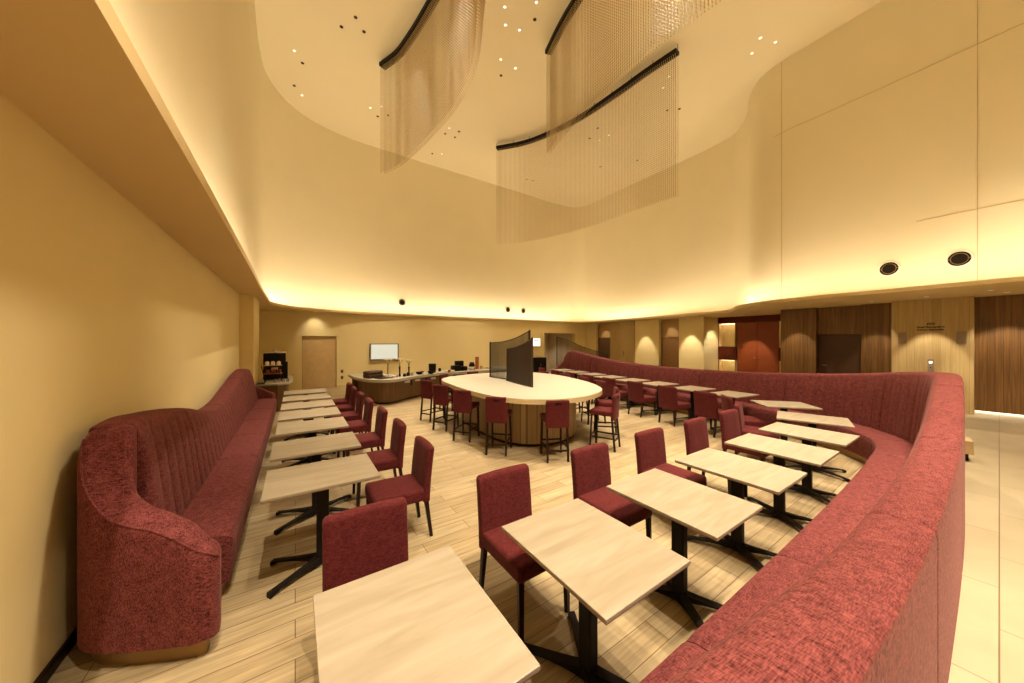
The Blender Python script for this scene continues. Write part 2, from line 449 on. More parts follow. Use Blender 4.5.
# corridor behind the back opening
mb = MB(); mb.box((11.5, 15.6, 1.25), (.2, 2.4, 2.6)); mb.box((14.2, 15.6, 1.25), (.2, 2.4, 2.6)); mb.box((12.85, 16.8, 1.25), (3, .15, 2.6)); mb.box((12.85, 15.6, 2.45), (3, 2.4, .1))
struct('wall_corridor', mb, plain('corridor_paint', (.62, .50, .33), .8))
struct('floor.002', MB().box((12.85, 15.9, -.052), (2.7, 1.7, .1)), tile_m)
struct('trim_4', MB().box((14.04+.02, Y1-.02, 1.13), (.05, .05, 2.25)).box((11.67-.02, Y1-.02, 1.13), (.05, .05, 2.25)), wall)

# ------------------------------------------------------------------ banquettes
class Path:
    def __init__(s, P, step=.03):
        s.p = catmull(P, step); s.s = [0]
        for a, b in zip(s.p, s.p[1:]): s.s.append(s.s[-1]+math.dist(a[:2], b[:2]))
        s.L = s.s[-1]
    def at(s, d):
        d = max(0, min(s.L, d)); lo, hi = 0, len(s.s)-1
        while hi-lo > 1:
            m = (lo+hi)//2
            if s.s[m] <= d: lo = m
            else: hi = m
        t = (d-s.s[lo])/max(s.s[hi]-s.s[lo], 1e-9)
        return tuple(a+(b-a)*t for a, b in zip(s.p[lo], s.p[hi]))
    def frame(s, d):
        e = .06
        a = s.at(d-e); b = s.at(d+e); dx, dy = b[0]-a[0], b[1]-a[1]; L = math.hypot(dx, dy)
        p = s.at(d); return p, (-dy/L, dx/L)
def sweep(path, s0, s1, prof, side, step=.02, flat=True):
    k = max(2, int((s1-s0)/step)); vs = []; fs = []; m = None
    for i in range(k+1):
        d = s0+(s1-s0)*i/k; p, n = path.frame(d)
        pr = prof(d, p, (d-s0), (s1-d)); m = len(pr)
        for o, z in pr: vs.append((p[0]+n[0]*o*side, p[1]+n[1]*o*side, z))
    for i in range(k):
        for j in range(m): q = (j+1) % m; fs.append((i*m+j, i*m+q, (i+1)*m+q, (i+1)*m+j))
    fs.append(tuple(range(m))); fs.append(tuple(k*m+j for j in range(m-1, -1, -1)))
    return MB().add(vs, fs)
RIB = .182
def back_prof(d, p, a, b, ribs=True, thick=.205, rakeo=.085):
    h = p[2]; e = min(a, b); r = max(0, 1-e/.03)
    sink = .012*r*r
    hz = h-sink
    bul = 0
    if ribs:
        t = (a % RIB)/RIB; bul = .026*(abs(math.sin(PI*t))**.28)
    pts = [(sink*.5, .11), (sink*.5, hz*.5), (sink*.5, hz-.045), (.005+sink*.3, hz-.012), (.020, hz-.001), (.07, hz+.003), (.13, hz), (thick-.03, hz-.008), (thick-.01, hz-.026), (thick, hz-.055)]
    zi = hz-.055; n = 7
    for i in range(1, n+1):
        t = i/n; z = zi+(.40-zi)*t
        o = thick+rakeo*t + bul*min(1, t*5) - sink
        pts.append((o, z))
    pts.append((thick+rakeo-.01, .13)); pts.append((thick+rakeo-.02, .11))
    return pts
def seat_prof(d, p, a, b, dep=.655):
    e = min(a, b); r = max(0, 1-e/.025); k = .010*r*r
    return [(.27, .11), (.27, .452-k), (.40, .460-k), (.52, .458-k), (.60, .448-k), (.638, .43-k), (.652, .40), (dep-k, .33), (dep-.01-k, .2), (dep-.02-k, .11)]
def plinth_prof(d, p, a, b): return [(.06, 0), (.06, .11), (.59, .11), (.59, 0)]
def banquette(label, path, side, cuts, scuts):
    t = empty('banquette', label, 'sofa'); g = .003
    for a, b in zip(cuts, cuts[1:]):
        sweep(path, a+g, b-g, lambda d, p, x, y: back_prof(d, p, x, y), side, .013).build('backrest', velvet, t, True)
    for a, b in zip(scuts, scuts[1:]):
        sweep(path, a+g, b-g, seat_prof, side, .04).build('seat_cushion', velvet, t, True)
    sweep(path, 0, path.L, plinth_prof, side, .08).build('plinth', plinthm, t)
    return t
def cuts(first, step, L):
    c = [0]
    x = first
    while x < L-.5: c.append(x); x += step
    return c+[L]
def arm(t, pts, side, th=.15):
    """arm swept along pts (x, y, inner height, how much lower the outer edge is)"""
    ap = Path(pts, .02)
    def prof(d, p, a, b):
        h = p[2]; dr = max(0, p[3]); e = min(a, b); r = max(0, 1-e/.035); k = .03*(1-math.sqrt(max(0, 1-r*r)))
        T = th+(.205-th)*max(0, min(1, (h-.9)/.3))
        return [(k, .11), (k, (h-dr)*.6), (k, h-dr-.05), (.010+k, h-dr-.018), (.03, h-dr-k), (T*.33, h-dr*.80-k), (T*.58, h-dr*.42-k), (T-.04, h-k-dr*.04), (T-.012-k, h-.018), (T-k, h-.05), (T-k, h*.55), (T-k, .11)]
    sweep(ap, 0, ap.L, prof, side, .02).build('armrest', velvet, t, True)
    pts2 = []
    for i in range(41):
        q, n = ap.frame(ap.L*i/40*.93); dr = max(0, q[3]); pts2.append((q[0]+n[0]*.012*side, q[1]+n[1]*.012*side, q[2]-dr-.012))
    MB().tube(pts2, .006, 6).build('piping', velvet, t, True)
    def pp(d, p, a, b): return [(.05, 0), (.05, .11), (th-.04, .11), (th-.04, 0)]
    sweep(ap, .06, ap.L, pp, side, .05).build('plinth', plinthm, t)

# left sofa, along the wall (travel +Y, inside is +X -> right of travel)
LP = Path([(-1.05, 2.94, 1.265), (-1.05, 3.1, 1.275), (-1.05, 3.5, 1.245), (-1.05, 4.2, 1.15), (-1.05, 4.62, 1.06), (-1.05, 5.3, .945), (-1.05, 6.0, .93),
           (-1.05, 7.0, 1.04), (-1.05, 8.1, 1.17), (-1.05, 8.8, 1.19), (-1.05, 9.15, 1.12), (-1.05, 9.35, .96)])
lt = banquette('long red velvet banquette with a wavy channelled back along the left wall', LP, -1, cuts(1.08, 1.78, LP.L), cuts(.8, 1.06, LP.L))
arm(lt, [(-.40, 2.44, .585, .02), (-.50, 2.44, .66, .03), (-.60, 2.48, .74, .035), (-.70, 2.53, .80, .04), (-.80, 2.58, .85, .06), (-.88, 2.63, .93, .10), (-.95, 2.68, 1.06, .15), (-1.01, 2.75, 1.19, .17), (-1.045, 2.84, 1.255, .08), (-1.05, 2.95, 1.267, 0)], -1, th=.15)
arm(lt, [(-1.05, 9.30, 1.0, 0), (-1.04, 9.45, .90, .03), (-.98, 9.53, .83, .03), (-.86, 9.58, .76, .03), (-.7, 9.59, .70, .03), (-.55, 9.57, .62, .02), (-.42, 9.53, .56, .02)], -1)

lt.location.x = .04

RP = Path([(-.6, .13, 1.30), (.2, .14, 1.22), (.9, .145, 1.115), (1.5, .14, 1.045), (2.2, .138, 1.005), (2.9, .138, 1.0), (3.6, .142, 1.02), (4.3, .152, 1.09), (5.0, .17, 1.19), (5.7, .20, 1.30), (6.3, .24, 1.385),
           (6.8, .375, 1.375), (7.25, .66, 1.335), (7.7, 1.10, 1.255), (8.02, 1.62, 1.19), (8.24, 2.25, 1.14), (8.37, 3.0, 1.095), (8.47, 4.2, 1.07), (8.58, 5.4, 1.08), (8.72, 6.6, 1.13), (8.9, 7.8, 1.24),
           (9.08, 8.7, 1.35), (9.2, 9.25, 1.40), (9.27, 9.6, 1.33), (9.31, 9.82, 1.12)])
rt = banquette('very long curved red velvet banquette enclosing the right side of the lounge', RP, 1, cuts(.99, 1.78, RP.L), cuts(1.0, 1.06, RP.L))
arm(rt, [(9.31, 9.78, 1.17, 0), (9.30, 9.95, 1.0, .03), (9.22, 10.05, .92, .03), (9.08, 10.10, .84, .03), (8.9, 10.10, .74, .03), (8.75, 10.06, .66, .02), (8.66, 10.0, .60, .02)], 1)

# ------------------------------------------------------------------ tables
def make_table():
    t = empty('cafe_table', '', 'table')
    MB().box((0, 0, .7105), (.60, .745, .019), bev=.003).build('tabletop', tabletop, t)
    MB().box((0, 0, .6985), (.594, .739, .005)).build('edge_band', tableedge, t)
    MB().box((0, 0, .684), (.22, .30, .024), bev=.004).build('mounting_plate', black, t)
    MB().box((0, 0, .36), (.06, .085, .63), bev=.008).build('pole', black, t)
    for sx, sy in ((1, 1), (1, -1), (-1, 1), (-1, -1)):
        P = []
        f = MB(); n = 6; vs = []; fs = []
        ex, ey = .205*sx, .335*sy
        L = math.hypot(ex, ey); ux, uy = ex/L, ey/L; px, py = -uy, ux
        for i in range(n+1):
            k = i/n; zt = .085-.052*k**.7; zb = .0 if k > .92 else .02+.022*math.sin(PI*k)*.8
            if k < .1: zb = .015
            w = .028-.006*k
            c = (ux*L*k, uy*L*k)
            for s_, z in ((-1, zb), (1, zb), (1, zt), (-1, zt)): vs.append((c[0]+px*w*s_, c[1]+py*w*s_, z))
        for i in range(n):
            for j in range(4): q = (j+1) % 4; fs.append((i*4+j, i*4+q, (i+1)*4+q, (i+1)*4+j))
        fs.append((0, 1, 2, 3)); fs.append((n*4+3, n*4+2, n*4+1, n*4))
        f.add(vs, fs).build('foot', black, t)
    return t
tab = make_table(); first = True
LT = [2.99, 3.87, 4.78, 5.60, 6.38, 7.22, 8.07]
words = ['nearest the camera', 'second from the camera', 'third from the camera', 'fourth from the camera', 'third from the far end', 'second from the far end', 'farthest from the camera']
for y, w in zip(LT, words):
    place(tab, first, (.182, y, 0), PI/2 if False else PI/2, 'pale oak cafe table beside the left banquette, %s in that row' % w, 'cafe tables along the left banquette'); first = False
RTT = [(.36, 1.195, 0, 'pale oak cafe table cut off by the bottom edge of the photo'),
       (1.27, 1.19, 0, 'pale oak cafe table in the centre foreground, second from the camera in the right row'),
       (2.17, 1.205, 0, 'pale oak cafe table in the right row, third from the camera'),
       (3.09, 1.22, 0, 'pale oak cafe table in the right row, fourth from the camera'),
       (4.01, 1.215, 0, 'pale oak cafe table in the right row, fifth from the camera'),
       (4.91, 1.23, 0, 'pale oak cafe table, last straight one before the sofa bends'),
       (5.88, 1.42, 16, 'slightly turned pale oak cafe table at the start of the sofa bend'),
       (6.80, 2.0, 41, 'diagonally turned pale oak cafe table in the middle of the sofa bend'),
       (7.28, 2.97, 82, 'pale oak cafe table first after the sofa bend, in the far right row'),
       (7.42, 3.82, 83, 'pale oak cafe table second after the sofa bend'),
       (7.55, 4.72, 84, 'pale oak cafe table third after the sofa bend'),
       (7.66, 5.57, 84, 'pale oak cafe table fourth after the sofa bend'),
       (7.78, 6.42, 83, 'pale oak cafe table fifth after the sofa bend'),
       (7.92, 7.27, 82, 'pale oak cafe table sixth after the sofa bend'),
       (8.06, 8.12, 82, 'pale oak cafe table second from the far end of the curved sofa'),
       (8.20, 8.97, 82, 'pale oak cafe table at the far end of the curved sofa')]
for x, y, a, l in RTT: place(tab, False, (x, y, 0), R(a), l, 'cafe tables along the curved banquette')
# left row tables lie with the long side across the row: long axis is local Y -> rotated 90

# ------------------------------------------------------------------ dining chairs (front = -Y local)
def cushion(w, d, h, c, bev, M=None, seg=4, dome=0):
    bm = bmesh.new(); bmesh.ops.create_cube(bm, size=1)
    for v in bm.verts: v.co = Vector((v.co.x*w, v.co.y*d, v.co.z*h))
    bmesh.ops.subdivide_edges(bm, edges=[e for e in bm.edges], cuts=3, use_grid_fill=True)
    for v in bm.verts:
        if dome and v.co.z > h/2-1e-4: v.co.z += dome*(1-(2*v.co.x/w)**2)*(1-(2*v.co.y/d)**2)
    be = [e for e in bm.edges if len(e.link_faces) == 2 and e.link_faces[0].normal.angle(e.link_faces[1].normal, 0) > R(60)]
    bmesh.ops.bevel(bm, geom=be, offset=bev, segments=seg, affect='EDGES', profile=.5)
    T = Matrix.Translation(c)
    if M: T = M @ T
    bm.verts.index_update()
    mb = MB().add([v.co[:] for v in bm.verts], [[v.index for v in f.verts] for f in bm.faces], T); bm.free(); return mb
def slab_back(w, z0, z1, y0, rake, th, curve=.0, n=10, rr=.03):
    """upholstered back: outline in x-z, raked in y"""
    vs = []; fs = []; nx = 10
    def yoff(z): t = max(0, (z-z0)/(z1-z0)); return y0+rake*t**1.5
    rows = []
    for i in range(n+1):
        z = z0+(z1-z0)*i/n
        rows.append(z)
    rows = [z0]+[z0+(z1-z0-rr)*i/n for i in range(1, n+1)]+[z1-rr*.45, z1-rr*.1, z1]
    secs = []
    for z in rows:
        # thickness & width shrink at the top edge for the rounding
        e = max(0, (z-(z1-rr))/rr); k = math.sqrt(max(0, 1-e*e)) if e > 0 else 1
        hw = w/2-(1-k)*rr*.8; ht = th/2*(.35+.65*k)
        b = min(.018, ht*.6)
        ring_ = [(-hw, -ht+b), (-hw+b*.3, -ht+b*.3), (-hw+b, -ht), (-hw*.35, -ht-.004), (hw*.35, -ht-.004), (hw-b, -ht), (hw-b*.3, -ht+b*.3), (hw, -ht+b),
                 (hw, ht-b), (hw-b*.3, ht-b*.3), (hw-b, ht), (hw*.35, ht+.004), (-hw*.35, ht+.004), (-hw+b, ht), (-hw+b*.3, ht-b*.3), (-hw, ht-b)]
        secs.append([(x, yoff(z)+y+curve*(1-(2*x/w)**2), z) for x, y in ring_])
    m = 16
    for s_ in secs: vs += s_
    for i in range(len(secs)-1):
        for j in range(m): q = (j+1) % m; fs.append((i*m+j, i*m+q, (i+1)*m+q, (i+1)*m+j))
    fs.append(tuple(range(m-1, -1, -1))); fs.append(tuple((len(secs)-1)*m+j for j in range(m)))
    return MB().add(vs, fs)
def make_chair():
    t = empty('dining_chair', '', 'chair')
    cushion(.43, .44, .115, (0, -.045, .395), .028, dome=.012).build('seat', chairfab, t, True)
    slab_back(.445, .335, .815, .185, .045, .062, curve=.012).build('backrest', chairfab, t, True)
    for sx in (-1, 1):
        MB().bar((sx*.185, -.235, .36), (sx*.187, -.245, 0), .036, .036, w2=.72).build('leg', darkwood, t)
        MB().bar((sx*.185, .185, .36), (sx*.187, .235, 0), .036, .036, w2=.72).build('leg', darkwood, t)
    return t
ch = make_chair(); first = True
LC = [3.06, 3.97, 4.87, 5.77, 6.60, 7.42, 8.22]
for y, w in zip(LC, words):
    place(ch, first, (.80+random.uniform(-.01, .015), y, 0), -PI/2+random.uniform(-.03, .03), 'red upholstered dining chair facing the left banquette, %s in that row' % w, 'dining chairs along the left table row'); first = False
# right row chairs: stand on +Y side facing -Y
pl = ['red dining chair pushed under the nearest table, only its back showing',
      'red dining chair at the second table from the camera, seat in full view',
      'red dining chair at the third table of the right row',
      'red dining chair at the fourth table of the right row',
      'red dining chair at the fifth table of the right row',
      'red dining chair at the last straight table before the sofa bend',
      'red dining chair at the slightly turned table where the sofa bends',
      'red dining chair at the diagonal table in the sofa bend',
      'red dining chair at the first table after the sofa bend, seen from behind',
      'red dining chair at the second table after the sofa bend, seen from behind',
      'red dining chair at the third table after the sofa bend, seen from behind',
      'red dining chair at the fourth table after the sofa bend, half behind the island stools',
      'red dining chair at the fifth table after the sofa bend, mostly behind the island',
      'red dining chair at the sixth table after the sofa bend, mostly behind the island',
      'red dining chair at the second table from the sofa far end, behind the island',
      'red dining chair at the last table by the sofa far end, behind the island']
for i, ((x, y, a, l), lab) in enumerate(zip(RTT, pl)):
    off = (.62 if i != 0 else .60) + random.uniform(-.01, .01)
    aa = R(a); dx = (-.02, 0, .045, .055, .065, .05, .03)[i] if i < 7 else 0
    cx_ = x + dx - math.sin(aa)*off; cy_ = y + math.cos(aa)*off
    if i == 0: cx_ -= 0.0
    if i == 1: cx_ += .02
    place(ch, False, (cx_, cy_, 0), aa+random.uniform(-.02, .02), lab, 'dining chairs along the curved table row')

# ------------------------------------------------------------------ oval island table
ic = (3.99, 5.78); ia = math.atan2(.979, .205)
EGG = [(2.56, 5.1), (2.59, 4.58), (2.69, 4.22), (2.84, 3.96), (3.04, 3.79), (3.27, 3.67), (3.62, 3.61), (4.07, 3.69), (4.58, 3.95), (4.97, 4.42), (5.24, 4.95), (5.43, 5.5), (5.60, 6.1), (5.66, 6.65),
       (5.56, 7.15), (5.25, 7.55), (4.85, 7.77), (4.35, 7.83), (3.75, 7.73), (3.2, 7.51), (2.88, 7.25), (2.71, 6.85), (2.63, 6.3), (2.57, 5.7)]
def oval(k):
    return [((x-ic[0])*k, (y-ic[1])*k) for x, y in catmull(EGG, .12, True)]
isl = empty('island_table', 'large oval counter-height island table with cream top and slatted wood base', 'table', (ic[0], ic[1], 0))
mb = MB(); mb.prism(oval(1), .825, .897, 0); mb.prism(oval(.997), .897, .902, 1)
mb.build('tabletop', [edgewood, whitetop], isl, False)
MB().prism(oval(.73), .05, .825).build('base', islandwood, isl)
MB().prism(oval(.715), 0, .05).build('plinth', darkwood, isl)

def rod_screen(name, label, pts, n, z0, group=None, wid=.012, rail=True):
    """pts: (x,y,ztop) control points; vertical rods standing on z0"""
    p = Path(pts, .02)
    t = empty(name, label, 'partition screen', (pts[0][0], pts[0][1], z0), 0, group)
    ox, oy = pts[0][0], pts[0][1]
    m = MB()
    for i in range(1, n):
        q = p.at(p.L*i/n); a = math.atan2(*(lambda f: (f[1][1], f[1][0]))(p.frame(p.L*i/n)))
        m.box((q[0]-ox, q[1]-oy, (q[2]-z0)/2), (wid, wid, q[2]-z0), rz=a)
    m.build('rods', rodm, t)
    for d in (0, p.L):
        q = p.at(d); MB().box((q[0]-ox, q[1]-oy, (q[2]-z0)/2+.01), (.032, .032, q[2]-z0+.02), bev=.004).build('post', rodm, t)
    k = 24
    MB().tube([(p.at(p.L*i/k)[0]-ox, p.at(p.L*i/k)[1]-oy, p.at(p.L*i/k)[2]-z0) for i in range(k+1)], .010, 6).build('top_rail', rodm, t)
    MB().tube([(p.at(p.L*i/k)[0]-ox, p.at(p.L*i/k)[1]-oy, .012) for i in range(k+1)], .012, 6).build('bottom_rail', rodm, t)
    return t
rod_screen('rod_screen', 'taller rear bronze rod screen on the island table, its top sweeping up to the right',
           [(3.94, 6.86, 1.735), (3.97, 6.35, 1.76), (4.03, 5.9, 1.84), (4.10, 5.48, 1.99)], 40, .902, 'rod screens on the island', wid=.011)
rod_screen('rod_screen', 'lower front bronze rod screen on the island table, nearest the stools',
           [(3.86, 5.98, 1.60), (3.80, 5.62, 1.64), (3.74, 5.24, 1.71), (3.71, 4.88, 1.82)], 36, .902, 'rod screens on the island', wid=.0125)
rod_screen('rod_screen', 'floor standing bronze rod screen beyond the far end of the curved sofa',
           [(9.40, 10.6, 1.96), (9.62, 10.2, 1.84), (9.84, 9.7, 1.60), (9.98, 9.0, 1.40), (10.05, 8.4, 1.28)], 44, 0, None, wid=.016)

# ------------------------------------------------------------------ stools (front = -Y local)
def make_stool():
    t = empty('counter_stool', '', 'stool')
    cushion(.36, .37, .085, (0, -.02, .60), .022, dome=.01).build('seat', chairfab, t, True)
    slab_back(.355, .50, .905, .165, .025, .048, curve=.008).build('backrest', chairfab, t, True)
    MB().box((0, .2265, .862), (.095, .010, .026), bev=.003).build('grip_slot', blackpl, t)
    for sx in (-1, 1):
        MB().bar((sx*.150, -.175, .56), (sx*.160, -.20, 0), .028, .028).build('leg', darkwood, t)
        MB().bar((sx*.150, .155, .56), (sx*.155, .205, 0), .028, .028).build('leg', darkwood, t)
        MB().bar((sx*.157, -.19, .20), (sx*.154, .187, .20), .016, .024).build('stretcher', darkwood, t)
    MB().bar((-.155, .188, .16), (.155, .188, .16), .016, .024).build('stretcher', darkwood, t)
    MB().bar((-.158, -.192, .22), (.158, -.192, .22), .016, .024).build('foot_rail', darkwood, t)
    return t
st = make_stool()
# back centre x,y at floor, facing angle (deg)
ST = [(2.40, 7.05, 22, 'red counter stool at the island, farthest left of the near-side stools'),
      (2.385, 6.15, 32, 'red counter stool at the island, second from the left on the near side'),
      (2.445, 5.265, 40, 'red counter stool at the island, third from the left on the near side'),
      (2.59, 4.325, 46, 'red counter stool at the island, fourth from the left on the near side'),
      (3.195, 3.58, 64, 'red counter stool at the near end of the island, its back square to the camera'),
      (4.38, 3.47, 114, 'red counter stool right of the island end, in side view'),
      (5.02, 3.98, 136, 'red counter stool just behind the side-view stool at the right of the island'),
      (5.60, 4.85, 160, 'red counter stool on the far side of the island, nearest of those along the right'),
      (5.85, 5.62, 172, 'red counter stool on the far side of the island, second along the right'),
      (6.0, 6.45, 185, 'red counter stool on the far side of the island, third along the right'),
      (5.95, 7.3, 205, 'red counter stool peeking over the island just right of the rod screens'),
      (4.22, 8.36, 268, 'red counter stool peeking over the island left of the rod screens'),
      (3.25, 8.12, 300, 'red counter stool top peeking over the far left edge of the island')]
for i, (x, y, a, l) in enumerate(ST):
    an = R(a); cx_ = x+math.cos(an)*.20; cy_ = y+math.sin(an)*.20
    place(st, i == 0, (cx_, cy_, 0), an+PI/2, l, 'stools round the island')

# ------------------------------------------------------------------ buffet counter at the back
edge = catmull([(1.42, 11.6), (1.42, 10.9), (1.52, 10.1), (1.82, 9.42), (2.2, 9.26), (2.6, 9.46), (3.1, 9.86), (3.7, 10.15), (4.6, 10.28), (5.6, 10.3), (6.6, 10.45), (7.4, 10.9), (7.75, 11.6)], .08)
back = catmull([(7.0, 11.9), (6.6, 11.35), (5.6, 11.1), (4.6, 11.08), (3.6, 11.0), (2.9, 10.85), (2.4, 10.9), (2.05, 11.3), (1.95, 11.7)], .08)
poly = edge+back
def inset(poly, d):
    nn = normals(poly); return [(x-a*d, y-b*d) for (x, y), (a, b) in zip(poly, nn)]
ar = sum(a[0]*b[1]-b[0]*a[1] for a, b in zip(poly, poly[1:]+poly[:1]))
sg = 1 if ar < 0 else -1
cn = empty('buffet_counter', 'curved cream topped buffet counter with brown wood front near the back wall', 'counter')
mb = MB(); mb.prism(poly, .640, .716, 0); mb.prism(inset(poly, .004*sg), .716, .721, 1)
mb.build('countertop', [whitetop, whitetop], cn)
MB().prism(inset(poly, .34*sg*.7), .06, .640).build('base', counterwood, cn)
MB().prism(inset(poly, .30*sg), 0, .06).build('plinth', darkwood, cn)
# ribs/pilasters between front panels and black under-rail on the right part
rail = MB(); ie = inset(poly, .10*sg)
for a, b in zip(ie[44:92], ie[45:93]): rail.bar((a[0], a[1], .622), (b[0], b[1], .622), .03, .034)
rail.build('under_rail', black, cn)
ie2 = inset(poly, .16*sg)
for k in (50, 58, 66, 74, 82):
    if k < len(ie2): MB().box((ie2[k][0], ie2[k][1], .55), (.03, .03, .23)).build('post', black, cn)
ie3 = inset(poly, .20*sg)
for k in (48, 54, 62, 70, 78):
    MB().box((ie3[k][0], ie3[k][1], .57), (.16, .05, .10), bev=.008).build('gap_light_block', white, cn)  # light showing through the gap under the top, shaped as white blocks

ZT = .721
def item(name, mb, m, x, y, z, label, cat, rz=0, smooth=True, group=None):
    o = mb.build(name, m, None, smooth); o.location = (x, y, z); o.rotation_euler = (0, 0, rz); tag(o, label, cat, group); return o
# wicker basket with lid
bk = empty('bread_basket', 'dark brown domed bread basket on the left end of the buffet counter', 'basket', (1.86, 9.98, ZT), .5)
MB().box((0, 0, .055), (.50, .30, .11), bev=.03, seg=3, taper=.9).build('basket', brownpl, bk, True)
MB().box((0, 0, .155), (.49, .29, .10), bev=.045, seg=4).build('lid', brownpl, bk, True)
item('tray', MB().box((0, 0, .01), (.42, .26, .02), bev=.006), blackpl, 2.08, 9.66, ZT, 'flat black serving tray just right of the bread basket', 'tray', .3)
def flower(x, y, h, label, m1):
    t = empty('flower_vase', label, 'vase', (x, y, ZT))
    MB().lathe([(.001, 0), (.035, 0), (.03, .05), (.022, .12), (.026, h*.55), (.03, h*.6), (.001, h*.6)], n=14).build('vase', m1, t, True)
    s_ = MB()
    for k in range(4):
        a = k*1.7+x; s_.tube([(0, 0, h*.55), (.02*math.cos(a), .02*math.sin(a), h*.8), (.09*math.cos(a), .09*math.sin(a), h)], .005, 5)
    s_.build('stem', green, t)
    for k in range(4):
        a = k*1.7+x; b_ = MB()
        for q in range(5):
            w = q*2*PI/5
            b_.add([(0, 0, 0), (.03*math.cos(w-.4), .03*math.sin(w-.4), .02), (.085*math.cos(w), .085*math.sin(w), .06), (.03*math.cos(w+.4), .03*math.sin(w+.4), .02), (0, 0, .012)], [(0, 1, 2, 3), (4, 3, 2, 1), (0, 4, 1), (0, 3, 4)])
        o = b_.build('blossom', petal, t); o.location = (.09*math.cos(a), .09*math.sin(a), h)
    return t
flower(2.60, 9.95, .50, 'tall thin vase with cream blossoms in front of the wall screen', darkwood)
flower(2.95, 10.22, .44, 'tall dark vase with cream blossoms right of the wall screen', blackpl)
flower(2.35, 10.35, .46, 'smaller vase of cream blossoms in front of the middle of the wall screen', brass)
# bowls, plates, jars, boxes on the buffet
def bowl(r, h): return MB().lathe([(.001, 0), (r*.5, 0), (r*.8, h*.4), (r, h), (r*.94, h), (r*.74, h*.45), (r*.4, h*.12), (.001, h*.12)], n=20)
def jar(r, h): return MB().lathe([(.001, 0), (r, 0), (r, h*.75), (r*.7, h*.85), (r*.75, h*.88), (r*.75, h), (.001, h)], n=16)
items = [
 ('serving_bowl', bowl(.10, .07), white, 2.20, 10.08, 'white serving bowl right of the black tray on the buffet', 'bowl'),
 ('serving_bowl', bowl(.08, .06), white, 2.38, 9.75, 'small cream serving bowl at the front of the buffet curve', 'bowl'),
 ('snack_packet', MB().box((0, 0, .03), (.10, .07, .06), bev=.012), redpod, 2.48, 9.92, 'small red snack packet beside the tall vase', 'packet'),
 ('cup_stack', jar(.05, .09), blackpl, 2.72, 9.86, 'short black cup stack right of the tall thin vase', 'cups'),
 ('cup_stack', jar(.05, .11), blackpl, 2.86, 9.98, 'black cup stack left of the second vase', 'cups'),
 ('jam_jar', jar(.045, .10), brass, 2.98, 10.00, 'small amber jar in front of the second vase', 'jar'),
 ('serving_bowl', bowl(.12, .08), blackpl, 3.28, 10.22, 'wide black bowl right of the two tall vases', 'bowl'),
 ('serving_plate', bowl(.13, .025), white, 3.40, 10.46, 'cream plate between the black bowls on the buffet', 'plate'),
 ('serving_bowl', bowl(.11, .09), blackpl, 3.66, 10.22, 'second black bowl left of the tall black box', 'bowl'),
 ('snack_packet', MB().box((0, 0, .03), (.11, .08, .06), bev=.012), redpod, 3.52, 10.66, 'red snack packet behind the cream plate', 'packet'),
 ('drink_dispenser', MB().box((0, 0, .15), (.24, .24, .30), bev=.015, taper=.9), blackpl, 3.84, 10.60, 'tall black tapered box standing on the buffet counter', 'dispenser'),
 ('serving_plate', bowl(.12, .025), white, 4.06, 10.34, 'cream plate right of the tall black box', 'plate'),
 ('serving_tray', MB().box((0, 0, .03), (.34, .2, .06), bev=.01), white, 4.40, 10.50, 'long cream tray in front of the black toaster', 'tray'),
 ('toaster', MB().box((0, 0, .10), (.30, .22, .20), bev=.03, seg=3), blackpl, 4.72, 10.68, 'low black toaster in the middle of the buffet', 'toaster'),
 ('warming_box', MB().box((0, 0, .08), (.22, .2, .16), bev=.02), blackpl, 5.02, 10.66, 'small black box touching the right of the toaster', 'box'),
 ('tablet_stand', MB().box((0, 0, .17), (.32, .10, .34), bev=.01), blackpl, 4.98, 10.95, 'upright black square stand behind the toaster', 'stand'),
 ('serving_bowl', bowl(.12, .12), white, 5.30, 10.60, 'deep cream bowl right of the small black box', 'bowl'),
 ('coffee_urn', jar(.11, .27), blackpl, 5.50, 10.95, 'round black urn left of the orange brown column', 'urn'),
 ('wood_column', MB().lathe([(.001, 0), (.085, 0), (.085, .02), (.07, .03), (.07, .44), (.078, .45), (.078, .46), (.001, .46)], n=20), orangewd, 5.74, 11.0, 'slim orange brown upright cylinder on the right end of the buffet', 'dispenser'),
 ('jam_jar', jar(.05, .12), brass, 5.95, 11.05, 'amber jar behind the orange brown cylinder', 'jar'),
 ('serving_bowl', bowl(.10, .07), white, 6.2, 10.95, 'cream bowl at the far right end of the buffet', 'bowl'),
 ('serving_plate', bowl(.13, .03), white, 6.6, 11.1, 'cream plate at the far right of the buffet counter, last item', 'plate'),
 ('cup_stack', jar(.05, .12), blackpl, 4.2, 10.85, 'black cup stack at the back between tall black box and toaster', 'cups'),
 ('jam_jar', jar(.05, .09), redpod, 4.34, 10.33, 'red lidded jar in front of the long cream tray on the buffet', 'jar')]
for nme, m_, mat_, x, y, lab, cat in items: item(nme, m_, mat_, x, y, ZT, lab, cat, rz=random.uniform(-.3, .3))

